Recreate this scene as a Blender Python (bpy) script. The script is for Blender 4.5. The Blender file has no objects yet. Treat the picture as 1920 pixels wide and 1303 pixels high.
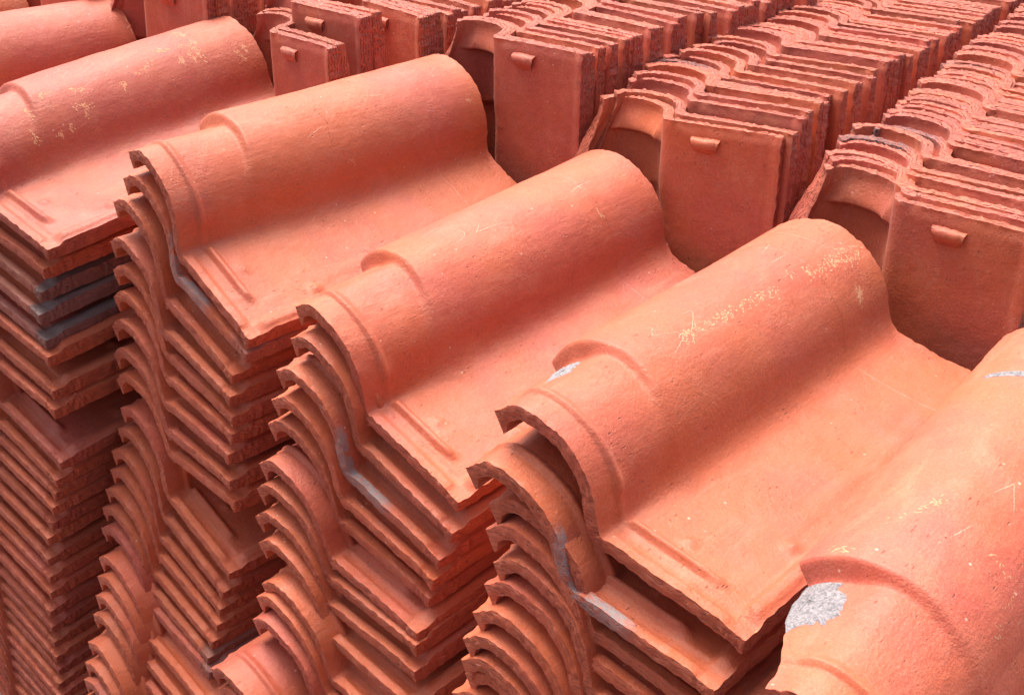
import bpy, math, random
import numpy as np
from mathutils import Vector, Matrix, noise

random.seed(7)
R = math.radians
sc = bpy.context.scene

# ------------------------------------------------------------------ camera
# all positions below are in centimetres with the lens at height CAM_H; the scene is built in metres
CM = 0.01
CAM_H = 136.0
cam_d = bpy.data.cameras.new('camera')
cam = bpy.data.objects.new('camera', cam_d)
sc.collection.objects.link(cam)
cam_d.sensor_width = 36.0
cam_d.lens = 36.0 * 2401.9 / 1920.0
cam_d.clip_start = 0.02
cam_d.clip_end = 300.0
right = Vector((0.72444482, 0.68924182, 0.01119916))
up = Vector((-0.31179085, 0.31313954, 0.8970675))
fwd = Vector((-0.61478953, 0.65336769, -0.44175161))
cam.matrix_world = Matrix(((right.x, up.x, -fwd.x, 0), (right.y, up.y, -fwd.y, 0), (right.z, up.z, -fwd.z, CAM_H * CM), (0, 0, 0, 1)))
sc.camera = cam

# ------------------------------------------------------------------ sky, sun, exposure
SUN_EL, SUN_AZ = 70.0, -72.0      # azimuth measured from +Y towards +X
w = bpy.data.worlds.new('World')
sc.world = w
w.use_nodes = True
nt = w.node_tree
nt.nodes.clear()
sky = nt.nodes.new('ShaderNodeTexSky')
sky.sky_type = 'NISHITA'
sky.sun_disc = False
sky.sun_elevation = R(SUN_EL)
sky.sun_rotation = R(SUN_AZ)
sky.air_density = 1.0
sky.dust_density = 10.0
sky.ozone_density = 0.0
bg = nt.nodes.new('ShaderNodeBackground')
bg.inputs['Strength'].default_value = 0.13
wo = nt.nodes.new('ShaderNodeOutputWorld')
nt.links.new(sky.outputs[0], bg.inputs[0])
nt.links.new(bg.outputs[0], wo.inputs[0])
sun_d = bpy.data.lights.new('sun', 'SUN')
sun_d.energy = 1.8
sun_d.angle = R(40)
sun_d.color = (1.0, 0.975, 0.95)
sun = bpy.data.objects.new('sun', sun_d)
sc.collection.objects.link(sun)
sd = Vector((math.sin(R(SUN_AZ)) * math.cos(R(SUN_EL)), math.cos(R(SUN_AZ)) * math.cos(R(SUN_EL)), math.sin(R(SUN_EL))))
sun.rotation_euler = sd.to_track_quat('Z', 'Y').to_euler()
sc.view_settings.view_transform = 'Standard'
sc.view_settings.look = 'None'
sc.view_settings.exposure = 0.90
sc.view_settings.gamma = 1.0

# ------------------------------------------------------------------ materials
def nodes_of(name):
    m = bpy.data.materials.new(name)
    m.use_nodes = True
    return m, m.node_tree, m.node_tree.nodes['Principled BSDF']

def mathn(t, op, a, b=None, clamp=False):
    n = t.nodes.new('ShaderNodeMath'); n.operation = op; n.use_clamp = clamp
    for i, v in enumerate((a, b)):
        if v is None: continue
        if isinstance(v, (int, float)): n.inputs[i].default_value = v
        else: t.links.new(v, n.inputs[i])
    return n.outputs[0]

def step(t, v, lo, hi):
    n = t.nodes.new('ShaderNodeMapRange'); n.interpolation_type = 'SMOOTHSTEP'
    t.links.new(v, n.inputs['Value'])
    n.inputs['From Min'].default_value = lo; n.inputs['From Max'].default_value = hi
    return n.outputs[0]

def noisen(t, vec, scale, detail=3.0, rough=0.55, dist=0.0):
    n = t.nodes.new('ShaderNodeTexNoise')
    t.links.new(vec, n.inputs['Vector'])
    n.inputs['Scale'].default_value = scale; n.inputs['Detail'].default_value = detail
    n.inputs['Roughness'].default_value = rough; n.inputs['Distortion'].default_value = dist
    return n.outputs['Fac']

def mixc(t, f, a, b):
    n = t.nodes.new('ShaderNodeMix'); n.data_type = 'RGBA'
    if isinstance(f, (int, float)): n.inputs[0].default_value = f
    else: t.links.new(f, n.inputs[0])
    for i, v in ((6, a), (7, b)):
        if isinstance(v, tuple): n.inputs[i].default_value = v
        else: t.links.new(v, n.inputs[i])
    return n.outputs[2]

def vscale(t, vec, s):
    n = t.nodes.new('ShaderNodeMapping'); t.links.new(vec, n.inputs['Vector'])
    n.inputs['Scale'].default_value = s
    return n.outputs[0]

def clay_material(name='terracotta', edge=False):
    """Fired terracotta. The object colour carries what varies from tile to tile:
    r = hue, g = overfired grey on the side lip, b = seed, a = grey deposit on the head edge (under .5 on pan and flank, above .5 on the roll)."""
    m, t, p = nodes_of(name)
    tc = t.nodes.new('ShaderNodeTexCoord')
    oi = t.nodes.new('ShaderNodeObjectInfo')
    sep = t.nodes.new('ShaderNodeSeparateColor'); t.links.new(oi.outputs['Color'], sep.inputs[0])
    hue, lip, seed = sep.outputs[0], sep.outputs[1], sep.outputs[2]
    hedge = oi.outputs['Alpha']
    off = t.nodes.new('ShaderNodeCombineXYZ')
    t.links.new(mathn(t, 'MULTIPLY', seed, 37.3), off.inputs[0]); t.links.new(mathn(t, 'MULTIPLY', seed, 13.1), off.inputs[1]); t.links.new(mathn(t, 'MULTIPLY', seed, 5.7), off.inputs[2])
    add = t.nodes.new('ShaderNodeVectorMath'); add.operation = 'ADD'
    t.links.new(tc.outputs['Object'], add.inputs[0]); t.links.new(off.outputs[0], add.inputs[1])
    v = add.outputs[0]
    sx = t.nodes.new('ShaderNodeSeparateXYZ'); t.links.new(tc.outputs['Object'], sx.inputs[0])
    X, Y, Z = sx.outputs
    # large soft clouds of hue
    n1 = noisen(t, v, 9.0, 3.0, 0.5, 0.3)
    n2 = noisen(t, v, 26.0, 4.0, 0.6, 0.4)
    h = mathn(t, 'ADD', mathn(t, 'MULTIPLY', mathn(t, 'SUBTRACT', n1, 0.5), 3.4), hue, True)
    base = mixc(t, h, (0.57, 0.126, 0.046, 1), (0.52, 0.102, 0.064, 1))
    base = mixc(t, mathn(t, 'MULTIPLY', step(t, n2, 0.42, 0.72), 0.35), base, (0.60, 0.175, 0.095, 1))
    base = mixc(t, mathn(t, 'MULTIPLY', step(t, noisen(t, v, 14.0, 5.0, 0.65, 0.8), 0.55, 0.75), 0.30), base, (0.36, 0.065, 0.04, 1))
    # dry pale dust, in smears drawn along the tile
    vs = vscale(t, v, (1.0, 0.35, 1.0))
    dust = mathn(t, 'MULTIPLY', step(t, noisen(t, vs, 34.0, 7.0, 0.75, 0.8), 0.50, 0.74), 0.50)
    base = mixc(t, dust, base, (0.64, 0.235, 0.145, 1))
    # small rubbed ochre flecks
    fl = mathn(t, 'MULTIPLY', step(t, noisen(t, vscale(t, v, (1.0, 0.5, 1.0)), 260.0, 3.0, 0.6, 1.0), 0.66, 0.73), step(t, noisen(t, v, 18.0, 2.0), 0.54, 0.66))
    base = mixc(t, mathn(t, 'MULTIPLY', fl, 0.7), base, (0.72, 0.36, 0.17, 1))
    # fine grain and dark pin holes
    gr = noisen(t, v, 620.0, 3.0, 0.7)
    base = mixc(t, mathn(t, 'MULTIPLY', step(t, gr, 0.46, 0.70), 0.24), base, (0.74, 0.31, 0.22, 1))
    base = mixc(t, mathn(t, 'MULTIPLY', mathn(t, 'SUBTRACT', 1.0, step(t, noisen(t, vscale(t, v, (1.0, 0.5, 1.0)), 480.0, 3.0, 0.7), 0.30, 0.46)), 0.42), base, (0.34, 0.07, 0.04, 1))
    vo = t.nodes.new('ShaderNodeTexVoronoi'); t.links.new(vscale(t, v, (1.0, 0.38, 1.0)), vo.inputs['Vector']); vo.inputs['Scale'].default_value = 135.0
    pit = mathn(t, 'MULTIPLY', mathn(t, 'SUBTRACT', 1.0, step(t, vo.outputs['Distance'], 0.03, 0.13)), step(t, noisen(t, v, 30.0, 3.0), 0.52, 0.66))
    base = mixc(t, mathn(t, 'MULTIPLY', pit, 0.5), base, (0.20, 0.04, 0.025, 1))
    v2 = t.nodes.new('ShaderNodeTexVoronoi'); t.links.new(vscale(t, v, (1.0, 0.3, 1.0)), v2.inputs['Vector']); v2.inputs['Scale'].default_value = 330.0
    dash = mathn(t, 'MULTIPLY', mathn(t, 'SUBTRACT', 1.0, step(t, v2.outputs['Distance'], 0.10, 0.24)), step(t, noisen(t, v, 40.0, 4.0, 0.7), 0.56, 0.62))
    base = mixc(t, mathn(t, 'MULTIPLY', dash, 0.55), base, (0.22, 0.05, 0.03, 1))
    v3 = t.nodes.new('ShaderNodeTexVoronoi'); t.links.new(v, v3.inputs['Vector']); v3.inputs['Scale'].default_value = 75.0
    speck = mathn(t, 'MULTIPLY', mathn(t, 'SUBTRACT', 1.0, step(t, v3.outputs['Distance'], 0.05, 0.10)), step(t, noisen(t, v, 16.0, 2.0), 0.50, 0.60))
    base = mixc(t, mathn(t, 'MULTIPLY', speck, 0.7), base, (0.78, 0.50, 0.38, 1))
    # overfired grey side lip
    ln = mathn(t, 'ADD', mathn(t, 'MULTIPLY', X, 1.0), mathn(t, 'MULTIPLY', mathn(t, 'SUBTRACT', n2, 0.5), 0.05))
    lm = mathn(t, 'MULTIPLY', step(t, ln, 0.172, 0.188), lip)
    lm2 = mathn(t, 'MULTIPLY', mathn(t, 'MULTIPLY', step(t, mathn(t, 'SUBTRACT', 0.016, Y), 0.0, 0.016), mathn(t, 'GREATER_THAN', lip, 0.6)), 0.55)
    greyc = mixc(t, n2, (0.125, 0.085, 0.080, 1), (0.27, 0.185, 0.165, 1))
    base = mixc(t, mathn(t, 'MAXIMUM', lm, lm2), base, greyc)
    # pale grey deposit on the head edge
    nh = noisen(t, v, 42.0, 4.0, 0.6)
    nearhead = step(t, mathn(t, 'SUBTRACT', mathn(t, 'ADD', 0.006, mathn(t, 'MULTIPLY', nh, 0.006)), Y), 0.0, 0.002)
    panreg = mathn(t, 'MULTIPLY', step(t, X, 0.050, 0.060), step(t, mathn(t, 'SUBTRACT', 0.135, X), 0.0, 0.02))
    rollreg = step(t, mathn(t, 'SUBTRACT', 0.05, X), 0.0, 0.02)
    isroll = mathn(t, 'GREATER_THAN', hedge, 0.5)
    reg = mathn(t, 'ADD', mathn(t, 'MULTIPLY', isroll, rollreg), mathn(t, 'MULTIPLY', mathn(t, 'SUBTRACT', 1.0, isroll), panreg))
    hm = mathn(t, 'MULTIPLY', mathn(t, 'MULTIPLY', nearhead, reg), mathn(t, 'MULTIPLY', step(t, mathn(t, 'ADD', nh, mathn(t, 'MULTIPLY', hedge, 0.45)), 0.50, 0.60), mathn(t, 'GREATER_THAN', hedge, 0.05)))
    hm = mathn(t, 'MULTIPLY', hm, mathn(t, 'ADD', 0.25, mathn(t, 'MULTIPLY', step(t, noisen(t, v, 330.0, 4.0, 0.7), 0.36, 0.56), 0.75)))
    dgrey = mixc(t, isroll, (0.33, 0.28, 0.28, 1), (0.075, 0.07, 0.075, 1))
    base = mixc(t, hm, base, dgrey)
    # every tile left the kiln a little lighter or darker
    fr = mathn(t, 'FRACT', mathn(t, 'MULTIPLY', seed, 61.7))
    hv = t.nodes.new('ShaderNodeHueSaturation'); t.links.new(base, hv.inputs['Color'])
    t.links.new(mathn(t, 'ADD', 0.80, mathn(t, 'MULTIPLY', fr, 0.30)), hv.inputs['Value'])
    base = hv.outputs[0]
    # laminated, torn clay on the end faces: fine layers running along the section
    isr = mathn(t, 'LESS_THAN', X, 0.060)
    hyp = mathn(t, 'SQRT', mathn(t, 'ADD', mathn(t, 'MULTIPLY', X, X), mathn(t, 'MULTIPLY', Z, Z)))
    dpt = mathn(t, 'ADD', mathn(t, 'MULTIPLY', isr, mathn(t, 'SUBTRACT', 0.066, hyp)), mathn(t, 'MULTIPLY', mathn(t, 'SUBTRACT', 1.0, isr), mathn(t, 'MULTIPLY', Z, -1.0)))
    lay = t.nodes.new('ShaderNodeCombineXYZ')
    t.links.new(mathn(t, 'MULTIPLY', X, 110.0), lay.inputs[0]); t.links.new(mathn(t, 'MULTIPLY', Y, 110.0), lay.inputs[1]); t.links.new(mathn(t, 'MULTIPLY', seed, 40.0), lay.inputs[2])
    wob = noisen(t, lay.outputs[0], 1.0, 4.0, 0.65, 0.4)
    ln_ = mathn(t, 'ABSOLUTE', mathn(t, 'SUBTRACT', mathn(t, 'FRACT', mathn(t, 'ADD', mathn(t, 'MULTIPLY', dpt, 255.0), mathn(t, 'MULTIPLY', wob, 1.6))), 0.5))
    endm = 1.0 if edge else 0.0
    gate = step(t, noisen(t, v, 90.0, 3.0, 0.6), 0.42, 0.52)
    crack = mathn(t, 'MULTIPLY', mathn(t, 'MULTIPLY', mathn(t, 'MULTIPLY', endm, gate), mathn(t, 'ADD', 0.22, mathn(t, 'MULTIPLY', mathn(t, 'GREATER_THAN', seed, 0.5), 0.78))), mathn(t, 'SUBTRACT', 1.0, step(t, ln_, 0.05, 0.17)))
    base = mixc(t, mathn(t, 'MULTIPLY', crack, 0.85), base, (0.20, 0.035, 0.025, 1))
    if edge: base = mixc(t, 0.35, base, (0.36, 0.07, 0.045, 1))
    t.links.new(base, p.inputs['Base Color'])
    rg = mathn(t, 'ADD', 0.42, mathn(t, 'MULTIPLY', n2, 0.22))
    t.links.new(rg, p.inputs['Roughness'])
    p.inputs['Specular IOR Level'].default_value = 0.5
    p.inputs['Sheen Weight'].default_value = 0.08; p.inputs['Sheen Roughness'].default_value = 0.45
    p.inputs['Sheen Tint'].default_value = (1.0, 0.92, 0.92, 1)
    # relief: grain, hairline extrusion marks along the tile, pits
    hgt = mathn(t, 'ADD', mathn(t, 'MULTIPLY', gr, 0.38), mathn(t, 'MULTIPLY', mathn(t, 'MULTIPLY', noisen(t, v, 300.0, 4.0, 0.7), 0.9), step(t, noisen(t, v, 20.0, 2.0), 0.35, 0.65)))
    hgt = mathn(t, 'ADD', hgt, mathn(t, 'MULTIPLY', step(t, mathn(t, 'ADD', Y, mathn(t, 'MULTIPLY', n2, 0.006)), 0.3330, 0.3360), 0.5))
    hgt = mathn(t, 'ADD', hgt, mathn(t, 'MULTIPLY', noisen(t, vscale(t, v, (1.0, 0.12, 1.0)), 260.0, 3.0, 0.6), 0.35))
    hgt = mathn(t, 'ADD', hgt, mathn(t, 'MULTIPLY', noisen(t, v, 70.0, 3.0, 0.55), 0.9))
    hgt = mathn(t, 'SUBTRACT', hgt, mathn(t, 'MULTIPLY', pit, 0.9))
    hgt = mathn(t, 'SUBTRACT', hgt, mathn(t, 'MULTIPLY', dash, 0.7))
    hgt = mathn(t, 'ADD', hgt, mathn(t, 'MULTIPLY', endm, mathn(t, 'MULTIPLY', crack, -6.0)))
    bp = t.nodes.new('ShaderNodeBump'); bp.inputs['Strength'].default_value = 0.75; bp.inputs['Distance'].default_value = 0.0014
    t.links.new(hgt, bp.inputs['Height']); t.links.new(bp.outputs[0], p.inputs['Normal'])
    return m

def crust_material(name, c1, c2, scale, rough=0.9, bump=0.9):
    m, t, p = nodes_of(name)
    tc = t.nodes.new('ShaderNodeTexCoord')
    v = tc.outputs['Object']
    n = noisen(t, v, scale, 5.0, 0.65, 0.6)
    t.links.new(mixc(t, step(t, n, 0.3, 0.7), c1, c2), p.inputs['Base Color'])
    p.inputs['Roughness'].default_value = rough
    bp = t.nodes.new('ShaderNodeBump'); bp.inputs['Strength'].default_value = bump; bp.inputs['Distance'].default_value = 0.0015
    t.links.new(noisen(t, v, scale * 2.0, 4.0, 0.7), bp.inputs['Height']); t.links.new(bp.outputs[0], p.inputs['Normal'])
    return m

CLAY = clay_material()
CLAY_EDGE = clay_material('torn_terracotta_edge', True)
ASH = crust_material('grey_ash_crust', (0.17, 0.165, 0.175, 1), (0.42, 0.39, 0.41, 1), 420.0)
OCHRE = crust_material('ochre_rub', (0.64, 0.25, 0.13, 1), (0.74, 0.40, 0.23, 1), 500.0, 0.85, 0.3)
CHALK = crust_material('chalk_scratch', (0.74, 0.36, 0.26, 1), (0.80, 0.46, 0.34, 1), 700.0, 0.85, 0.2)
CONCRETE = crust_material('yard_concrete', (0.12, 0.060, 0.045, 1), (0.22, 0.12, 0.09, 1), 30.0)

# ------------------------------------------------------------------ the tile
RAD, PAN_W, LEN, THICK = 7.15, 12.75, 41.0, 1.10
XR = RAD + PAN_W

def sm(x, a, b):
    t = np.clip((x - a) / (b - a), 0.0, 1.0)
    return t * t * (3 - 2 * t)

def theta_edge(y):
    return 127.0 + 35.0 * sm(y, 0.5, 9.0)

def roll_radius(th, y, soft=1.0):
    """radius of the roll at angle th (degrees) and distance y from the head"""
    ys = 8.6 + 1.6 * sm(th, 20.0, 95.0)
    wd = (0.40 + 0.8 * (1 - sm(th, 20.0, 70.0))) * soft
    neck = RAD - 0.24 - 0.44 * sm(th, 25.0, 88.0) - 0.78 * sm(th, 98.0, 127.0)
    return neck + (RAD + 0.02 - neck) * sm(y, ys - wd, ys + wd)

def ring(y):
    return sm(y, 2.15, 2.45) * (1 - sm(y, 2.55, 3.3))

NA, NF, NP, NL = 44, 9, 26, 13           # samples on arc, flank, pan, side lip
ys = np.concatenate([np.linspace(0, 1.2, 9), np.linspace(1.35, 4.2, 20), np.linspace(4.45, 8.2, 13), np.linspace(8.35, 11.6, 22), np.linspace(12.3, 39.8, 40), np.linspace(40.1, 41.0, 6)])
NY = len(ys)
NS = NA + NF + NP + NL

def base_section(y, soft=1.0, under=False):
    """cross-section points and outward normals at y, without the small mouldings"""
    te = theta_edge(y)
    th = np.linspace(te, 20.0, NA)
    r = roll_radius(th, y, soft)
    a = np.stack([r * np.cos(np.radians(th)), r * np.sin(np.radians(th))], 1)
    p0 = a[-1]
    T = np.array([math.sin(R(20)), -math.cos(R(20))])
    K = p0 + T * (p0[1] / math.cos(R(20)))
    m = 0.92 - 0.20 * sm(y, 3.0, 11.0)
    e = 0.45 + 1.75 * sm(y, 3.0, 11.0)
    if under: m, e = 0.94, 0.5
    xf = K + np.array([e, 0.0])
    P1 = p0 + (K - p0) * m; P2 = K + (xf - K) * (1 - m) * 0.6
    tt = np.linspace(0, 1, NF + 1)[1:, None]
    b = (1 - tt) ** 3 * p0 + 3 * (1 - tt) ** 2 * tt * P1 + 3 * (1 - tt) * tt ** 2 * P2 + tt ** 3 * xf
    x1 = np.linspace(xf[0], XR - 1.9, NP + 1)[1:]
    x2 = np.linspace(XR - 1.9, XR, NL + 1)[1:]
    px = np.concatenate([x1, x2])
    P = np.concatenate([a, b, np.stack([px, 0 * px], 1)])
    d = np.gradient(P, axis=0)
    n = np.stack([-d[:, 1], d[:, 0]], 1); n /= np.linalg.norm(n, axis=1)[:, None] + 1e-9
    return P, n, th

def build_grid(seed):
    rs = np.random.RandomState(seed)
    top = np.zeros((NS, NY, 3)); bot = np.zeros((NS, NY, 3))
    kn = [(15.4 + rs.uniform(-.2, .2), 2.9, .62, .46), (12.0 + rs.uniform(-.2, .2), 4.6, .50, .42), (17.2, 9.8, .75, .42)]
    for j, y in enumerate(ys):
        P, n, th = base_section(y)
        Q = P.copy(); x = P[:, 0]
        thf = np.concatenate([th, np.full(NS - NA, 0.0)])
        isroll = np.zeros(NS); isroll[:NA] = 1
        isfl = np.zeros(NS); isfl[NA:NA + NF] = 1
        ispan = 1 - isroll - isfl
        # ring round the neck and rib across the pan
        up_ = isroll * ring(y) * 0.36 * (1 - 0.6 * sm(thf, 112, 122))
        up_ += isfl * ring(y) * 0.16
        rib = sm(y, 2.3, 2.7) * (1 - sm(y, 2.9, 3.5))
        up_ += ispan * rib * 0.62 * (1 - sm(x, 14.6, 15.6))
        up_ += ispan * (0.20 * (1 - sm(y, 0.8, 1.1)) - 0.14 * sm(y, 0.9, 1.4) * (1 - sm(y, 1.7, 2.2))) * (1 - sm(x, 17.8, 18.6))
        # side lip
        s = (x - (XR - 1.9)) / 1.9
        prof = np.where(s > 0, sm(s, 0.0, 0.42) * (1 - 0.45 * sm(s, 0.62, 1.0)), 0.0)
        up_ += prof * 0.62 * sm(y, 1.3, 2.6) * (1 - 0.35 * sm(y, 12, 40))
        # shallow water line in the pan
        up_ += ispan * 0.10 * (sm(x, 15.2, 15.7) - sm(x, 16.4, 17.0)) * sm(y, 9, 15)
        for kx, ky, kr, kh in kn:
            d2 = ((x - kx) ** 2 + (y - ky) ** 2) / kr ** 2
            up_ += ispan * kh * np.exp(-d2 * 1.6)
        d2 = ((thf - 22) / 9.0) ** 2 + ((y - 3.1) / .7) ** 2
        up_ += isroll * 0.20 * np.exp(-d2)
        Q = P + n * up_[:, None]
        top[:, j, 0] = Q[:, 0]; top[:, j, 1] = y; top[:, j, 2] = Q[:, 1]
        # underside: the lining follows the step more softly and carries a ledge inside the roll
        Pb, nb, _ = base_section(y, 1.2, True)
        t = np.full(NS, THICK)
        te = theta_edge(y)
        t += isroll * 0.75 * sm(thf, te - 8, te - 1)
        t += isroll * 0.85 * sm(y, 0.6, 3.3) * (1 - sm(y, 3.35, 3.65)) * sm(thf, 18, 34) * (1 - sm(thf, te - 26, te - 12))
        t += np.where(s > 0, 0.38 * sm(s, 0.25, 0.9), 0)
        t -= 0.18 * (1 - sm(y, 0, 1.2)) * ispan
        B = Pb - nb * t[:, None]
        # keep the inner corner from folding over itself
        bot[:, j, 0] = B[:, 0]; bot[:, j, 1] = y; bot[:, j, 2] = B[:, 1]
    # hand-made unevenness
    o = Vector((seed * 3.7, seed * 1.3, 0))
    ph = rs.uniform(0, 6.28, 6)
    for G, flip in ((top, 1), (bot, -1)):
        for i in range(NS):
            for j in range(NY):
                x, y, z = G[i, j]
                e = min(y, LEN - y, 99)
                ed = min(i, NS - 1 - i)
                q = Vector((x, y, z))
                a = noise.noise(q * 0.22 + o) * 0.10 + noise.noise(q * 0.9 + o) * 0.025
                if e < 0.5:
                    a += noise.noise(q * 2.6 + o) * 0.14 * (1 - e / 0.5)
                    G[i, j, 1] += (noise.noise(q * 0.5 - o) * 0.07 + noise.noise(Vector((x * 2.2, z * 2.2, seed + y * .2))) * 0.10) * (1 - e / 0.5) * (1.0 if y < 20 else 1.5)
                if ed < 3:
                    G[i, j, 0] += noise.noise(Vector((y * 1.1, i * .3, seed * 2.0 + flip))) * 0.12 * (1 - ed / 3)
                G[i, j, 2] += a
                G[i, j, 0] += noise.noise(q * 0.25 - o) * 0.06
        # gentle warp from drying
        G[:, :, 2] += 0.18 * np.sin(G[:, :, 1] / LEN * 3.1 + ph[0]) * math.sin(ph[1]) + 0.10 * np.sin(G[:, :, 0] / 12 + ph[2]) * np.sin(G[:, :, 1] / 30 + ph[3])
    return top, bot

def region(i, y):
    if i < NA + NF - 1:
        return 'collar' if y < 9.4 else 'barrel'
    return 'side_lip' if i >= NS - NL - 1 else 'pan'

class TileMesh: pass

def make_tile_meshes(seed):
    top, bot = build_grid(seed)
    verts = []; faces = []; regs = []
    def vid_block(G):
        b = len(verts); verts.extend((G.reshape(-1, 3) * CM).tolist())
        return b
    bt = vid_block(top); bb = vid_block(bot)
    idx = lambda b, i, j: b + i * NY + j
    for i in range(NS - 1):
        for j in range(NY - 1):
            rg = region(i, 0.5 * (ys[j] + ys[j + 1]))
            faces.append((idx(bt, i, j), idx(bt, i + 1, j), idx(bt, i + 1, j + 1), idx(bt, i, j + 1))); regs.append(rg)
            faces.append((idx(bb, i, j), idx(bb, i, j + 1), idx(bb, i + 1, j + 1), idx(bb, i + 1, j))); regs.append(rg)
    n_skin = len(faces)
    # rims: torn, uneven edges between the two skins
    NR = 5
    rnd = Vector((seed * 5.1, 2.0, seed * 0.7))
    def rim(pairs, outv, flip, rgs):
        rows = []
        for k in range(NR + 1):
            f = k / NR
            row = []
            for m_, (a, b_) in enumerate(pairs):
                p = a * (1 - f) + b_ * f
                q = Vector(p.tolist())
                if 0 < k < NR and 0 < m_ < len(pairs) - 1:
                    am = noise.noise(q * 3.1 + rnd) * 0.20 + noise.noise(q * 8.0 + rnd) * 0.14 + 0.07 * math.sin(f * math.pi)
                    p = p + np.array(outv) * am
                row.append(len(verts)); verts.append((p * CM).tolist())
            rows.append(row)
        for k in range(NR):
            for n_ in range(len(pairs) - 1):
                a, b_, c_, d_ = rows[k][n_], rows[k][n_ + 1], rows[k + 1][n_ + 1], rows[k + 1][n_]
                faces.append((a, d_, c_, b_) if flip else (a, b_, c_, d_)); regs.append(rgs[n_])
    rim([(top[i, 0], bot[i, 0]) for i in range(NS)], (0, -1, 0), True, [region(i, 0) for i in range(NS)])
    rim([(top[i, -1], bot[i, -1]) for i in range(NS)], (0, 1, 0), False, [region(i, 30) for i in range(NS)])
    rim([(top[0, j], bot[0, j]) for j in range(NY)], (-.5, 0, -.8), False, [region(0, ys[j] + .01) for j in range(NY)])
    rim([(top[-1, j], bot[-1, j]) for j in range(NY)], (1, 0, 0), True, ['side_lip'] * NY)
    V = np.array(verts)
    me = bpy.data.meshes.new('roof_tile')
    me.from_pydata(V.tolist(), [], faces); me.update()
    me.shade_smooth(); me.materials.append(CLAY); me.materials.append(CLAY_EDGE)
    me.polygons.foreach_set('material_index', [1 if k >= n_skin else 0 for k in range(len(faces))])
    N = np.zeros(len(V) * 3); me.vertices.foreach_get('normal', N); N = N.reshape(-1, 3)
    T = TileMesh(); T.whole = me; T.parts = {}; T.top = top; T.bot = bot
    for rg in ('collar', 'barrel', 'pan', 'side_lip'):
        fk = [k for k, r_ in enumerate(regs) if r_ == rg]; fs = [faces[k] for k in fk]
        used = sorted({v for f in fs for v in f}); remap = {v: k for k, v in enumerate(used)}
        pm = bpy.data.meshes.new(rg)
        pm.from_pydata(V[used].tolist(), [], [tuple(remap[v] for v in f) for f in fs]); pm.update()
        pm.shade_smooth()
        pm.normals_split_custom_set_from_vertices(N[used].tolist())
        pm.materials.append(CLAY); pm.materials.append(CLAY_EDGE)
        pm.polygons.foreach_set('material_index', [1 if k >= n_skin else 0 for k in fk])
        T.parts[rg] = pm
    return T

def nib_mesh(seed):
    """hanging nib under the pan: a small wedge pinched out of the clay"""
    rs = random.Random(seed)
    x0, w1, w2 = 11.9 + rs.uniform(-.4, .4), 1.65, 0.95
    yt, yb, hgt = 1.45, 2.75, 0.95
    vs = []; fs = []
    n = 9
    for k in range(n):                      # across
        u = k / (n - 1) * 2 - 1
        for l in range(6):                  # profile from the head-side foot over the top to the tail-side foot
            pr = [(yt - .25, -.1), (yt - .08, .55), (yt + .10, hgt), (yt + .75, hgt * .90), (yb, .40), (yb + .2, -.1)][l]
            wloc = w1 - (w1 - w2) * (l / 5.0)
            y_, z_ = pr
            z_ *= (1 - .35 * abs(u) ** 3)
            jit = rs.uniform(-.05, .05)
            vs.append(((x0 + u * wloc + .25 * u * (z_ / hgt)) * CM, (y_ + jit) * CM, (-(THICK - .12) - z_ + jit * .5) * CM))
    for k in range(n - 1):
        for l in range(5):
            a = k * 6 + l
            fs.append((a, a + 6, a + 7, a + 1))
    fs.append(tuple(range(5, -1, -1))); fs.append(tuple((n - 1) * 6 + l for l in range(6)))
    me = bpy.data.meshes.new('nib'); me.from_pydata(vs, [], fs); me.update(); me.shade_smooth(); me.materials.append(CLAY)
    return me

TILES = [make_tile_meshes(s) for s in (1, 2, 3, 4, 5)]
NIBS = [nib_mesh(s) for s in (1, 2, 3)]

def surf(T, th, y, off=0.02):
    """point just above the outer skin of a tile's roll (th in degrees) - or of its pan when th is ('x', value)"""
    j = int(np.searchsorted(ys, y)); j = min(max(j, 1), NY - 1)
    f = (y - ys[j - 1]) / (ys[j] - ys[j - 1])
    col = T.top[:, j - 1] * (1 - f) + T.top[:, j] * f
    if isinstance(th, tuple):
        k = int(np.argmin(np.abs(col[NA:, 0] - th[1]))) + NA
        k = min(max(k, 1), NS - 2)
        x = th[1]; xs = col[NA + NF - 1:, 0]; z = np.interp(x, xs, col[NA + NF - 1:, 2])
        return np.array([x, y, z + off])
    te = float(theta_edge(y)); u = (te - th) / (te - 20.0) * (NA - 1)
    u = min(max(u, 0), NA - 1.001); i = int(u); g = u - i
    p = col[i] * (1 - g) + col[i + 1] * g
    n = np.array([math.cos(R(th)), 0, math.sin(R(th))])
    return p + n * off

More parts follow.
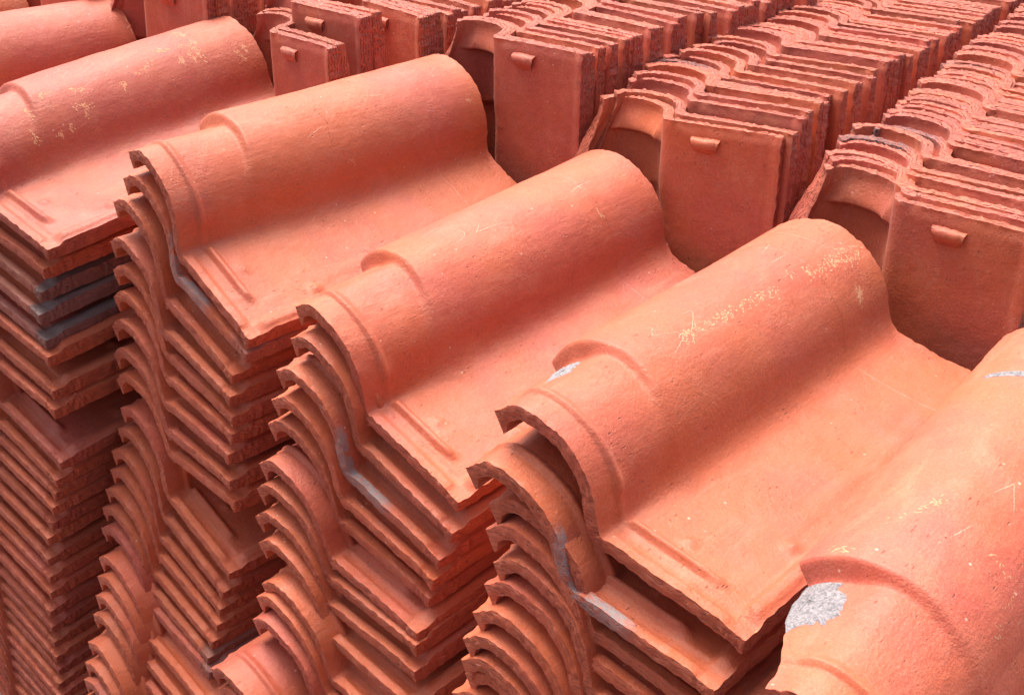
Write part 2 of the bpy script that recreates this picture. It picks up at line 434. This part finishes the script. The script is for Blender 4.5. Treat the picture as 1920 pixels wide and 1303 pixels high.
def ribbon(T, lines, width, name, mat, off=0.015, seed=0):
    """thin strokes lying on the skin of the roll; lines are lists of (y, theta)"""
    rs = random.Random(seed); vs = []; fs = []
    for ln in lines:
        pts = []
        for a, b in zip(ln[:-1], ln[1:]):
            n = max(2, int(math.hypot(b[0] - a[0], (b[1] - a[1]) * .12) / .14))
            for k in range(n): pts.append((a[0] + (b[0] - a[0]) * k / n, a[1] + (b[1] - a[1]) * k / n))
        pts.append(ln[-1])
        P = [surf(T, th + rs.uniform(-.25, .25), y + rs.uniform(-.02, .02), off) for y, th in pts]
        b0 = len(vs)
        for k, p in enumerate(P):
            d = P[min(k + 1, len(P) - 1)] - P[max(k - 1, 0)]; d /= np.linalg.norm(d) + 1e-9
            th = pts[k][1]; n = np.array([math.cos(R(th)), 0, math.sin(R(th))])
            sdir = np.cross(n, d); wd = width * rs.uniform(.25, 1.0) * (.35 + .65 * math.sin(math.pi * (k + .4) / (len(P) + .0)))
            vs.append(((p + sdir * wd) * CM).tolist()); vs.append(((p - sdir * wd) * CM).tolist())
        for k in range(len(P) - 1):
            a = b0 + 2 * k; fs.append((a, a + 1, a + 3, a + 2))
    me = bpy.data.meshes.new(name); me.from_pydata(vs, [], fs); me.update(); me.materials.append(mat)
    return me

def patch(T, cy, cth, ry, rth, rot, seed, name, mat, thick=0.05, lobes=None):
    """an irregular crust lying on the skin round (cy, cth); radii in cm, rot in degrees"""
    rs = random.Random(seed); vs = []; fs = []
    NR_, NT = 8, 72
    rad = roll_radius(np.array([cth]), cy)[0]
    for k in range(NR_ + 1):
        f = k / NR_
        for m in range(NT):
            a = 2 * math.pi * m / NT
            wob = 1 + .22 * noise.noise(Vector((math.cos(a) * 1.6, math.sin(a) * 1.6, seed))) + .20 * noise.noise(Vector((math.cos(a) * 4, math.sin(a) * 4, seed))) + .16 * noise.noise(Vector((math.cos(a) * 13, math.sin(a) * 13, seed)))
            sq = 1 / max(abs(math.cos(a)), abs(math.sin(a))) ** .6
            u = math.cos(a) * ry * f * wob * sq; v_ = math.sin(a) * rth * f * wob * sq
            uu = u * math.cos(R(rot)) - v_ * math.sin(R(rot)); vv = u * math.sin(R(rot)) + v_ * math.cos(R(rot))
            y = cy + uu; th = cth + math.degrees(vv / rad)
            y = min(y, 9.7) if cy < 9 else y; th = min(th, float(theta_edge(y)) - .4)
            h = (thick * (.6 + .6 * rs.random()) if k < NR_ else 0.0) + .012
            vs.append((surf(T, th, y, h) * CM).tolist())
    for k in range(NR_):
        for m in range(NT):
            a = k * NT + m; b = k * NT + (m + 1) % NT
            fs.append((a, a + NT, b + NT, b))
    me = bpy.data.meshes.new(name); me.from_pydata(vs, [], fs); me.update(); me.materials.append(mat)
    return me

# ------------------------------------------------------------------ objects
col = sc.collection
def colour(hue, lip=0.0, rough=False, head=0.0):
    # seeds above .5 mark the heavily laminated batch that stands upright
    return (hue, lip, random.random() * .49 + (.5 if rough else 0), head)

def tile_thing(v, label, group, c, parts=True, nib=False):
    T = TILES[v]
    if not parts:
        o = bpy.data.objects.new('terracotta_tile', T.whole); col.objects.link(o); o.color = c
    else:
        o = bpy.data.objects.new('terracotta_tile', None); col.objects.link(o); o.empty_display_size = .03
        for rg, me in T.parts.items():
            p = bpy.data.objects.new(rg, me); p.parent = o; p.color = c; col.objects.link(p)
    if nib:
        p = bpy.data.objects.new('nib', NIBS[v % 3]); p.parent = o; p.color = c; col.objects.link(p)
    o['label'] = label; o['category'] = 'roof tile'
    if group: o['group'] = group
    return o

def put(o, x, y, z, rot):
    o.matrix_world = Matrix.Translation(Vector((x, y, z + CAM_H)) * CM) @ rot.to_4x4()

def lying_rot(yaw, pitch, roll):
    return Matrix.Rotation(R(yaw), 3, 'Z') @ Matrix.Rotation(R(pitch), 3, 'X') @ Matrix.Rotation(R(roll), 3, 'Y')

def add_child(o, me):
    p = bpy.data.objects.new(me.name.split('.')[0], me); p.parent = o; col.objects.link(p)
    return p

ORD = ['topmost', 'second', 'third', 'fourth', 'fifth', 'sixth', 'seventh', 'eighth', 'ninth', 'tenth', 'eleventh', 'twelfth', 'thirteenth', 'fourteenth', 'fifteenth', 'sixteenth', 'seventeenth', 'eighteenth', 'nineteenth', 'twentieth']
TENS = {20: 'twenty', 30: 'thirty', 40: 'forty', 50: 'fifty'}
def ordinal(k, first='topmost'):
    if k == 0: return first
    if k < 20: return ORD[k]
    n = k + 1
    if n % 10 == 0: return {30: 'thirtieth', 40: 'fortieth', 50: 'fiftieth', 60: 'sixtieth'}[n]
    return TENS[n // 10 * 10] + '-' + ('first' if n % 10 == 1 else ORD[n % 10 - 1])

# lying stacks: x, y, z of the tile's head end and its yaw, pitch, roll
STACKS = {
    'F3': [
        (-112.05, 63.81, -45.17, -3.26, 2.73, 26.02),
        (-113.34, 63.83, -48.19, -3.26, 2.73, 22.70),
        (-115.52, 63.51, -51.41, -3.26, 2.73, 21.84),
        (-116.07, 63.17, -55.89, -3.26, 2.73, 14.70),
        (-116.49, 63.43, -59.18, -3.26, 2.73, 11.92),
        (-117.15, 63.50, -62.60, -3.26, 2.73, 8.02),
        (-117.92, 63.41, -66.16, -3.26, 2.73, 5.41),
        (-118.14, 63.28, -69.90, -3.26, 2.73, 3.98),
        (-118.35, 63.37, -73.18, -3.26, 2.73, 2.80),
        (-119.07, 63.01, -77.00, -3.26, 2.73, 21.12),
        (-120.13, 62.83, -80.09, -3.26, 2.73, 19.97),
        (-121.14, 62.34, -83.24, -3.26, 2.73, 18.89),
        (-121.47, 62.02, -86.05, -3.26, 2.73, 16.30),
        (-122.06, 61.37, -88.74, -3.26, 2.73, 15.35),
        (-122.28, 60.82, -91.08, -3.26, 2.73, 13.97),
        (-121.76, 60.15, -93.49, -3.26, 2.73, 10.45),
        (-120.72, 58.76, -96.49, -3.26, 2.73, 12.82),
        (-120.30, 57.83, -98.73, -3.26, 2.73, 15.08),
        (-119.92, 56.98, -100.83, -3.26, 2.73, 16.96),
        (-119.60, 56.16, -102.89, -3.26, 2.73, 18.46),
        (-119.06, 54.62, -105.83, -3.26, 2.73, 19.07),
        (-118.63, 53.69, -108.09, -3.26, 2.73, 19.81),
        (-118.23, 52.94, -110.15, -3.26, 2.73, 20.39),
        (-118.33, 52.64, -112.55, -3.26, 2.73, 20.69),
        (-118.43, 52.34, -114.95, -3.26, 2.73, 20.99),
        (-118.53, 52.04, -117.35, -3.26, 2.73, 21.29),
        (-118.63, 51.74, -119.75, -3.26, 2.73, 21.59),
        (-118.73, 51.44, -122.15, -3.26, 2.73, 21.89),
    ],
    'F4': [
        (-84.87, 63.88, -53.52, -2.30, 6.68, 18.95),
        (-84.98, 63.22, -56.55, -2.30, 6.68, 18.36),
        (-86.05, 62.29, -59.78, -2.30, 6.68, 17.21),
        (-86.93, 62.24, -63.20, -2.30, 6.68, 13.48),
        (-87.74, 62.33, -66.04, -2.30, 6.68, 12.49),
        (-87.78, 61.09, -70.21, -2.30, 6.68, 8.38),
        (-87.79, 60.80, -72.88, -2.30, 6.68, 3.85),
        (-87.61, 60.30, -75.64, -2.30, 6.68, 3.26),
        (-86.91, 59.68, -78.21, -2.30, 6.68, 6.16),
        (-85.37, 58.59, -81.66, -2.30, 6.68, 8.46),
        (-85.89, 58.07, -83.45, -2.30, 6.68, 9.73),
        (-85.85, 57.33, -85.69, -2.30, 6.68, 10.78),
        (-87.04, 52.85, -89.85, -2.30, 6.68, 8.85),
        (-86.42, 53.02, -92.07, -2.30, 6.68, 9.66),
        (-86.62, 52.92, -94.17, -2.30, 6.68, 10.16),
        (-86.82, 52.82, -96.27, -2.30, 6.68, 10.66),
        (-87.02, 52.72, -98.37, -2.30, 6.68, 11.16),
        (-87.22, 52.62, -100.47, -2.30, 6.68, 11.66),
        (-87.42, 52.52, -102.57, -2.30, 6.68, 12.16),
        (-87.62, 52.42, -104.67, -2.30, 6.68, 12.66),
        (-87.82, 52.32, -106.77, -2.30, 6.68, 13.16),
    ],
    'F5': [
        (-53.70, 58.28, -49.87, 0.85, 3.07, 10.70),
        (-54.61, 56.44, -54.28, 0.85, 3.07, 7.46),
        (-52.80, 56.95, -56.71, 0.85, 3.07, 9.72),
        (-52.88, 56.60, -59.03, 0.85, 3.07, 9.88),
        (-52.10, 56.50, -61.54, 0.85, 3.07, 10.75),
        (-52.65, 56.21, -63.56, 0.85, 3.07, 10.54),
        (-53.13, 55.47, -66.03, 0.85, 3.07, 9.91),
        (-53.54, 54.95, -68.31, 0.85, 3.07, 9.47),
        (-53.61, 54.68, -70.52, 0.85, 3.07, 9.41),
        (-53.63, 55.14, -72.11, 0.85, 3.07, 9.96),
        (-54.49, 54.61, -74.14, 0.85, 3.07, 9.03),
        (-54.69, 54.41, -76.24, 0.85, 3.07, 9.23),
        (-54.89, 54.21, -78.34, 0.85, 3.07, 9.43),
        (-55.09, 54.01, -80.44, 0.85, 3.07, 9.63),
        (-55.29, 53.81, -82.54, 0.85, 3.07, 9.83),
        (-55.49, 53.61, -84.64, 0.85, 3.07, 10.03),
        (-55.69, 53.41, -86.74, 0.85, 3.07, 10.23),
    ],
    'F2': [
        (-141.52, 56.80, -46.99, 1.80, 6.13, 12.40),
        (-143.16, 56.63, -49.74, 1.80, 6.13, 12.00),
        (-144.36, 56.47, -52.64, 1.80, 6.13, 12.17),
        (-144.82, 56.37, -55.55, 1.80, 6.13, 11.92),
        (-144.60, 56.30, -58.61, 1.80, 6.13, 12.11),
        (-144.14, 56.26, -61.33, 1.80, 6.13, 9.37),
        (-144.18, 56.14, -64.84, 1.80, 6.13, 11.48),
        (-144.50, 56.04, -67.87, 1.80, 6.13, 9.52),
        (-144.40, 55.85, -72.42, 1.80, 6.13, 17.71),
        (-146.12, 55.67, -75.52, 1.80, 6.13, 18.02),
        (-147.00, 55.56, -78.24, 1.80, 6.13, 16.19),
        (-147.78, 55.47, -80.90, 1.80, 6.13, 14.51),
        (-148.99, 55.34, -83.74, 1.80, 6.13, 14.43),
        (-150.08, 55.22, -86.49, 1.80, 6.13, 13.88),
        (-150.71, 55.11, -89.52, 1.80, 6.13, 15.19),
        (-151.34, 55.01, -92.42, 1.80, 6.13, 15.98),
        (-151.87, 54.94, -95.09, 1.80, 6.13, 15.76),
        (-152.65, 54.84, -97.92, 1.80, 6.13, 17.26),
        (-153.20, 54.77, -100.58, 1.80, 6.13, 18.34),
        (-153.28, 54.76, -103.01, 1.80, 6.13, 18.80),
        (-153.32, 54.76, -105.30, 1.80, 6.13, 19.54),
        (-153.32, 54.66, -107.40, 1.80, 6.13, 19.54),
        (-153.32, 54.56, -109.50, 1.80, 6.13, 19.54),
        (-153.32, 54.46, -111.60, 1.80, 6.13, 19.54),
        (-153.32, 54.36, -113.70, 1.80, 6.13, 19.54),
        (-153.32, 54.26, -115.80, 1.80, 6.13, 19.54),
        (-153.32, 54.16, -117.90, 1.80, 6.13, 19.54),
        (-153.32, 54.06, -120.00, 1.80, 6.13, 19.54),
        (-153.32, 53.96, -122.10, 1.80, 6.13, 19.54),
        (-153.32, 53.86, -124.20, 1.80, 6.13, 19.54),
        (-153.32, 53.76, -126.30, 1.80, 6.13, 19.54),
        (-153.32, 53.66, -128.40, 1.80, 6.13, 19.54),
    ],
    'F6': [
        (-25.64, 50.31, -52.68, 2.80, 8.73, 21.47),
        (-24.94, 50.81, -54.98, 2.80, 8.73, 21.67),
        (-24.24, 51.31, -57.28, 2.80, 8.73, 21.87),
        (-23.54, 51.81, -59.58, 2.80, 8.73, 22.07),
    ],
    'F1': [
        (-170.36, 54.59, -43.69, 0.79, -0.56, 17.44),
        (-170.66, 54.39, -45.89, 0.79, -0.56, 16.44),
        (-170.96, 54.19, -48.09, 0.79, -0.56, 15.44),
        (-171.26, 53.99, -50.29, 0.79, -0.56, 14.44),
        (-171.56, 53.79, -52.49, 0.79, -0.56, 13.44),
    ],
    'F0': [
        (-197.50, 53.00, -44.00, 0.50, 0.00, 16.00),
        (-197.80, 52.80, -46.20, 0.50, 0.00, 15.70),
        (-198.10, 52.60, -48.40, 0.50, 0.00, 15.40),
    ],

}
WHERE = {
    'F0': 'the lying stack beyond the upper left corner',
    'F1': 'the lying stack at the upper left corner',
    'F2': 'the lying stack with dark grey lips at the left edge',
    'F3': 'the lying stack left of centre, raised above its neighbours',
    'F4': 'the lying stack in the middle',
    'F5': 'the lying stack right of centre',
    'F6': 'the lying stack at the lower right corner',
}
SHORT = {'F0': 'stack beyond the upper left corner','F1': 'upper left corner stack', 'F2': 'left edge stack', 'F3': 'tall stack left of centre', 'F4': 'middle stack', 'F5': 'stack right of centre', 'F6': 'lower right corner stack'}
TOPLABEL = {
    'F0': 'roof tile barely showing at the very upper left corner',
    'F1': 'pale pink roof tile on top of the stack in the upper left corner',
    'F2': 'roof tile with ochre rub marks and scratched numbers topping the left edge stack',
    'F3': 'orange pink roof tile with a hairline crack topping the tall stack left of centre',
    'F4': 'pink roof tile with a thin scratched cross topping the middle stack',
    'F5': 'orange roof tile with grey notch and long ochre smear topping the stack right of centre',
    'F6': 'pink roof tile with large grey patch on its notch at the lower right corner',
}
random.seed(11)
LY = {}
for key in ('F0', 'F1', 'F2', 'F3', 'F4', 'F5', 'F6'):
    drift = random.random()
    for k, (x, y, z, yaw, pitch, roll) in enumerate(STACKS[key]):
        hue = min(1, max(0, random.gauss(0.12, 0.30)))
        lip = head = 0.0
        lab = TOPLABEL[key] if k == 0 else 'roof tile lying %s from the top of the %s' % (ordinal(k), SHORT[key])
        if key in ('F1', 'F2') and k == 0: hue = 0.85
        if key == 'F3' and k == 0: hue = 0.15
        if key == 'F4' and k == 0: hue = 0.45
        if key == 'F5' and k == 0: hue = 0.05
        if key == 'F6' and k == 0: hue = 0.45
        if key == 'F2' and k in (2, 3, 4): lip, lab = 1.0, 'dark grey overfired roof tile lying %s in the left edge stack' % ordinal(k)
        if key == 'F3' and k == 1: head, lip, lab = 0.30, 0.45, 'roof tile with mauve grey edge lying second in the tall stack left of centre'
        if key == 'F3' and k in (14, 15): lip, lab = 0.55, 'roof tile with mauve grey lip lying %s in the tall stack left of centre' % ordinal(k)
        if key == 'F4' and k == 2: head, lab = 0.4, 'roof tile with pale grey front edge lying third in the middle stack'
        if key == 'F4' and k == 12: lab = 'roof tile pushed forward out of the middle stack, its roll showing near the bottom'
        if key == 'F5' and k == 1: head, lab = 0.4, 'roof tile with thick whitish edge deposit lying second in the stack right of centre'
        v = (k * 3 + ord(key[1])) % 5
        o = tile_thing(v, lab, 'roof tiles lying in ' + WHERE[key].replace('the lying', 'the'), colour(hue, lip, False, head))
        put(o, x, y, z, lying_rot(yaw + (random.uniform(-.8, .8) if k else 0), pitch, roll))
        LY[key, k] = (o, TILES[v])

# marks rubbed and scratched into the upper tiles; each follows the roll of its own tile, as (distance from head, angle)
SCR = {
    'F4': [[(14.18, 112.5), (16.56, 116.3), (17.58, 104.5), (17.94, 95.8), (17.64, 92.5), (16.7, 89.3), (15.53, 89.1)], [(20.06, 98.1), (19.59, 93.4), (18.91, 90.4), (20.67, 88.6), (22.16, 86.6), (22.79, 82.9)], [(31.35, 99.5), (32.53, 98.3)], [(31.44, 84.4), (32.81, 87.1), (34.69, 86.7)], [(32.8, 90.0), (32.9, 83.2)]],
    'F5': [[(14.57, 95.4), (13.94, 93.2), (13.73, 89.7), (14.35, 87.8)], [(14.52, 87.7), (15.67, 83.3), (15.77, 79.7), (15.44, 77.0), (14.49, 74.4), (13.47, 71.2)], [(18.03, 93.6), (19.05, 92.2), (18.78, 88.9), (17.19, 80.4), (17.32, 76.9), (17.91, 75.7)], [(12.62, 80.2), (13.06, 79.6)], [(32.39, 118.4), (33.11, 99.0)], [(31.7, 105.2), (33.77, 110.0)], [(32.87, 94.9), (32.74, 91.9), (30.56, 92.3)], [(36.82, 123.5), (36.61, 104.3), (36.74, 93.1), (36.89, 79.0)]],
    'F2': [[(13.2, 108.0), (15.18, 107.8)], [(15.53, 107.1), (16.33, 104.4), (16.01, 97.8), (15.17, 97.1), (15.85, 95.7), (16.58, 93.6), (16.43, 90.7), (15.19, 82.9), (13.98, 77.8)], [(18.91, 103.8), (20.01, 102.2), (19.72, 96.1), (18.73, 94.0), (20.0, 92.0), (19.86, 89.1), (18.46, 83.5), (16.74, 77.7)], [(33.71, 87.2), (38.78, 83.9)], [(26.82, 94.9), (31.15, 90.6)]],
    'F3': [[(26.23, 87.7), (28.86, 82.4)], [(16.8, 63.6), (19.46, 69.8)], [(14.59, 84.3), (16.01, 86.5)]],
    'F6': [[(15.1, 96.9), (17.08, 91.8)], [(20.53, 93.6), (22.31, 88.5), (20.0, 79.3)]],
    'F1': [[(26.63, 69.0), (27.62, 60.4)]],
}
RUB = {
    'F4': ([[(32.65, 64.0), (32.7, 54.1)]], 5, .05),
    'F5': ([[(40.6, 64.2), (38.44, 69.8), (36.09, 70.4), (32.73, 71.5), (30.39, 77.9)], [(39.69, 62.1), (36.57, 65.9), (32.44, 69.8)], [(28.42, 69.9), (25.59, 75.5), (20.47, 75.7)], [(21.6, 76.5), (16.98, 78.4), (15.56, 77.8)], [(37.04, 43.0), (36.68, 35.3)]], 26, .5),
    'F2': ([[(32.6, 102.3), (32.98, 89.2)], [(31.49, 66.0), (31.56, 56.3)], [(32.63, 71.0), (32.88, 52.8)], [(29.96, 66.5), (29.87, 56.3)], [(37.46, 51.6), (38.11, 39.3)], [(38.74, 55.5), (38.91, 47.2)], [(26.62, 68.6), (24.91, 63.9), (23.6, 58.4)], [(27.42, 79.9), (29.06, 76.2)], [(20.96, 57.1), (21.15, 51.5)], [(10.72, 66.4), (12.68, 71.6)], [(14.62, 69.0), (16.12, 60.5)], [(8.97, 67.9), (9.3, 53.0)], [(15.12, 50.1), (14.93, 37.0)], [(13.44, 51.5), (16.02, 43.0)], [(11.13, 30.9), (11.2, 28.8)], [(12.5, 34.5), (12.55, 30.1)], [(8.2, 45.0), (8.1, 27.2)], [(30.57, 75.7), (33.92, 72.5)]], 9, .28),
    'F6': ([[(13.04, 133.5), (15.96, 118.6), (17.91, 110.7)], [(16.47, 78.9), (15.7, 56.7), (12.46, 49.3)], [(11.2, 143.0), (11.2, 130.5)]], 10, .35),
    'F1': ([[(40.7, 67.3), (40.7, 54.8), (40.7, 44.7)]], 8, .12),
    'F3': ([[(21.0, 36.0), (21.8, 30.0)], [(38.0, 60), (39.5, 52)]], 4, .3),
}
def rub_strokes(paths, n, spread, seed):
    rs = random.Random(seed); out = []
    for p in paths:
        for _ in range(n):
            t = rs.random() * (len(p) - 1); i = min(int(t), len(p) - 2); f = t - i
            y = p[i][0] * (1 - f) + p[i + 1][0] * f + rs.gauss(0, spread * .5); th = p[i][1] * (1 - f) + p[i + 1][1] * f + rs.gauss(0, spread * 5)
            a = math.atan2((p[i + 1][1] - p[i][1]) * .125, p[i + 1][0] - p[i][0]) + rs.gauss(0, .7); l = rs.choice((.12, .16, .2, .25, .3, .5))
            out.append([(min(y, 40.7), th), (min(40.75, y + l * .5 * math.cos(a)), th + l * 4 * math.sin(a) + rs.uniform(-.8, .8)), (min(40.8, y + l * math.cos(a)), th + l * 8 * math.sin(a))])
    return out
for q, key in enumerate(SCR):
    o, T = LY[key, 0]
    for m_, ln in enumerate(SCR[key]):
        add_child(o, ribbon(T, [ln], .035, 'scratched_mark', CHALK, .012, q * 10 + m_))
for q, key in enumerate(RUB):
    o, T = LY[key, 0]; paths, n, spread = RUB[key]
    add_child(o, ribbon(T, rub_strokes(paths, n * (3 if key == 'F5' else 2), spread, q), .11 if key == 'F2' else .075, 'ochre_rub', OCHRE, .010, q))['kind'] = 'stuff'
o, T = LY['F3', 0]
add_child(o, ribbon(T, [[(19.96, 91.9), (19.9, 80.0), (20.1, 71.3), (19.6, 60.0), (19.51, 50.6)]], .03, 'hairline_crack', crust_material('crack_shadow_clay', (0.16, 0.035, 0.02, 1), (0.24, 0.05, 0.03, 1), 400.0), .008, 5))
o, T = LY['F5', 0]
add_child(o, patch(T, 7.4, 124.0, 2.4, 1.0, 30, 3, 'ash_patch', ASH, .08))
o, T = LY['F6', 0]
add_child(o, patch(T, 7.9, 146.0, 2.9, 2.0, 30, 8, 'ash_patch', ASH, .10))
add_child(o, patch(T, 33.2, 130.0, .35, 1.6, 8, 12, 'ash_patch', ASH, .02))

# rows of tiles standing on their tail ends, undersides towards the camera
# each key: y, x of the inner corner, z of the head edge, yaw
def TONE(h): return ''
ROWS = {
    'upper left corner row': ([(92, -184, -33, 6), (110, -186, -33, 4)], 4),
    'row behind the upper left stack': ([(92.9, -156.6, -31.9, 9), (126, -158, -32.4, 6)], 14),
    'leaning row behind the left edge stack': ([(93.5, -129.8, -34.6, -3.5), (150, -134, -32.6, 0)], 30),
    'row behind the tall stack': ([(106.6, -104.4, -33.5, 5), (123, -104.6, -32.4, -2), (200, -111, -33.5, -2)], 44),
    'row behind the middle stack': ([(105.8, -78.4, -37.8, 13), (115, -80.2, -35.6, 11), (132, -81.5, -35.2, 8), (215, -94, -35.4, 3)], 50),
    'row behind the stack right of centre': ([(103, -50.0, -38.5, 3), (112, -51.6, -37.4, 1), (124, -54.0, -36.6, -1), (142, -58.0, -36.0, -2), (215, -73, -35.8, -3)], 50),
}
GAPS = {
    'row behind the tall stack': [1.15, 1.15, 2.4, 1.15, 2.6, 1.15, 1.15, 3.2, 1.15, 3.6, 1.15, 1.15, 4.2, 1.15, 4.6],
    'row behind the middle stack': [1.15, 2.9, 1.15, 1.15, 2.7, 1.2, 1.15, 2.2, 1.2, 3.2, 1.15, 3.8, 1.15, 4.2, 1.15, 1.15, 1.2, 1.15, 1.15, 3.6, 1.15, 1.15, 1.15, 3.6],
    'row behind the stack right of centre': [1.15, 1.15, 2.7, 1.2, 3.0, 1.15, 3.4, 1.15, 1.2, 1.15, 1.2, 1.15, 1.15, 1.2, 1.3],
}
STAND = Matrix(((1, 0, 0), (0, 0, 1), (0, -1, 0)))       # local x -> x, local y (head to tail) -> down, local z -> away
random.seed(23)
for rname, (path, nmax) in ROWS.items():
    y = path[0][0]; k = 0; left = 2; jump = 0.0; jx = 0.0; jr = 0.0; jz = 0.0
    py = [p[0] for p in path]
    leaning = rname.startswith('leaning')
    while y <= py[-1] and k < nmax:
        x, z, yaw = (float(np.interp(y, py, [p[c] for p in path])) for c in (1, 2, 3))
        if left == 0:
            left = random.choice((1, 2, 2, 3, 4, 5))
            jx = random.uniform(-.9, .9); jr = random.uniform(-2.0, 2.0); jz = random.uniform(-.6, .5)
        left -= 1
        gap = random.uniform(1.05, 1.3) if left else random.uniform(1.9, 3.2)
        if k == 0 and not leaning: left, gap = 1, 1.35
        if leaning:
            if k < 2: jx, jz, jr, gap, left = 0, 0, 0, (1.15, 3.0)[k], 1
            elif k < 5: jx, jz, jr, gap, left = -.6, 2.6, 6.0, (1.15, 1.2, 6.2)[k - 2], 1
            elif k < 8: jx, jz, jr, gap, left = 3.4, 1.9, -4.0, (1.15, 1.2, 5.0)[k - 5], (1, 1, 0)[k - 5]
        seq = GAPS.get(rname, [])
        if k < len(seq) and not leaning: gap, left = seq[k], 1 + (k + 1 < len(seq) or 0)
        if k < len(seq) and gap > 1.8: jx = random.uniform(-.9, .9); jr = random.uniform(-2.0, 2.0); jz = random.uniform(-.6, .5)
        lean = random.uniform(-.8, .8) + (2.0 if leaning and k < 9 else 0)
        grey = 0.0
        if 'right of centre' in rname and k in (4, 6, 24): grey = 0.85
        if 'middle' in rname and k in (7,): grey = 0.85
        front = (k == 0)
        hue = min(1, max(0, random.gauss(0.55, 0.3)))
        word = 'leaning ' if leaning else ''
        lab = '%supright roof tile, %s %s, %s' % (TONE(hue), ordinal(k, 'first'), 'from the front', rname)
        if front: lab = 'upright roof tile with small nib, frontmost of the %s' % rname
        if grey: lab = 'grey blackened upright roof tile, %s in the %s' % (ordinal(k, 'first'), rname)
        show = gap > 1.8 or front or k < 3 or leaning
        prev_gap = gap
        o = tile_thing((k * 2 + len(rname)) % 5, lab, 'roof tiles standing on end in the ' + rname, colour(hue, 0, True, grey), parts=front or k < 2, nib=front or jump > 1.8)
        rot = Matrix.Rotation(R(yaw + jr + random.uniform(-.5, .5)), 3, 'Z') @ Matrix.Rotation(R(-1.2 + lean), 3, 'X') @ Matrix.Rotation(R(random.uniform(-.7, .7)), 3, 'Y') @ STAND
        c = Vector((x + jx + random.uniform(-.15, .15), y, z + jz + random.uniform(-.18, .18)))
        d = rot @ Vector((RAD - .55, 0, -THICK))
        put(o, c.x - d.x, c.y - d.y, c.z, rot)
        jump = gap
        y += gap; k += 1

# ------------------------------------------------------------------ yard
def slab(name, x0, x1, y0, y1, z0, z1):
    c = [(x, y, z) for x in (x0, x1) for y in (y0, y1) for z in (z0, z1)]
    f = [(0, 1, 3, 2), (4, 6, 7, 5), (0, 4, 5, 1), (2, 3, 7, 6), (0, 2, 6, 4), (1, 5, 7, 3)]
    me = bpy.data.meshes.new(name); me.from_pydata([((a) * CM, b * CM, (c_ + CAM_H) * CM) for a, b, c_ in c], [], f); me.update(); me.materials.append(CONCRETE)
    o = bpy.data.objects.new(name, me); col.objects.link(o); o['kind'] = 'structure'
    return o
slab('ground', -3000, 3000, -3000, 3000, -CAM_H - 20, -CAM_H)
slab('raised_yard', -400, 300, 107, 700, -CAM_H + .4, -79.2)

# a broken corner of clay lodged between the upright rows, above the tile right of centre
def shard(cx, cy, cz):
    rs = random.Random(4)
    ring_ = [(-1.6, -.5), (-1.2, .6), (.2, .9), (1.7, .7), (1.9, -.3), (.6, -.8)]
    vs = [((cx + a + rs.uniform(-.1, .1)) * CM, (cy + .25 * a + s * .5) * CM, (cz + CAM_H + b + rs.uniform(-.1, .1)) * CM) for s in (-1, 1) for a, b in ring_]
    fs = [tuple(range(6)), tuple(range(11, 5, -1))] + [(k, 6 + k, 6 + (k + 1) % 6, (k + 1) % 6) for k in range(6)]
    me = bpy.data.meshes.new('clay_shard'); me.from_pydata(vs, [], fs); me.update(); me.materials.append(CLAY)
    o = bpy.data.objects.new('clay_shard', me); col.objects.link(o); o.color = (.6, 0, .4, 0)
    b = o.modifiers.new('edges', 'BEVEL'); b.width = .0012; b.segments = 2
    o['label'] = 'small broken piece of clay wedged beside the head of the orange tile right of centre'; o['category'] = 'clay shard'
shard(-62.3, 101.8, -47.0)
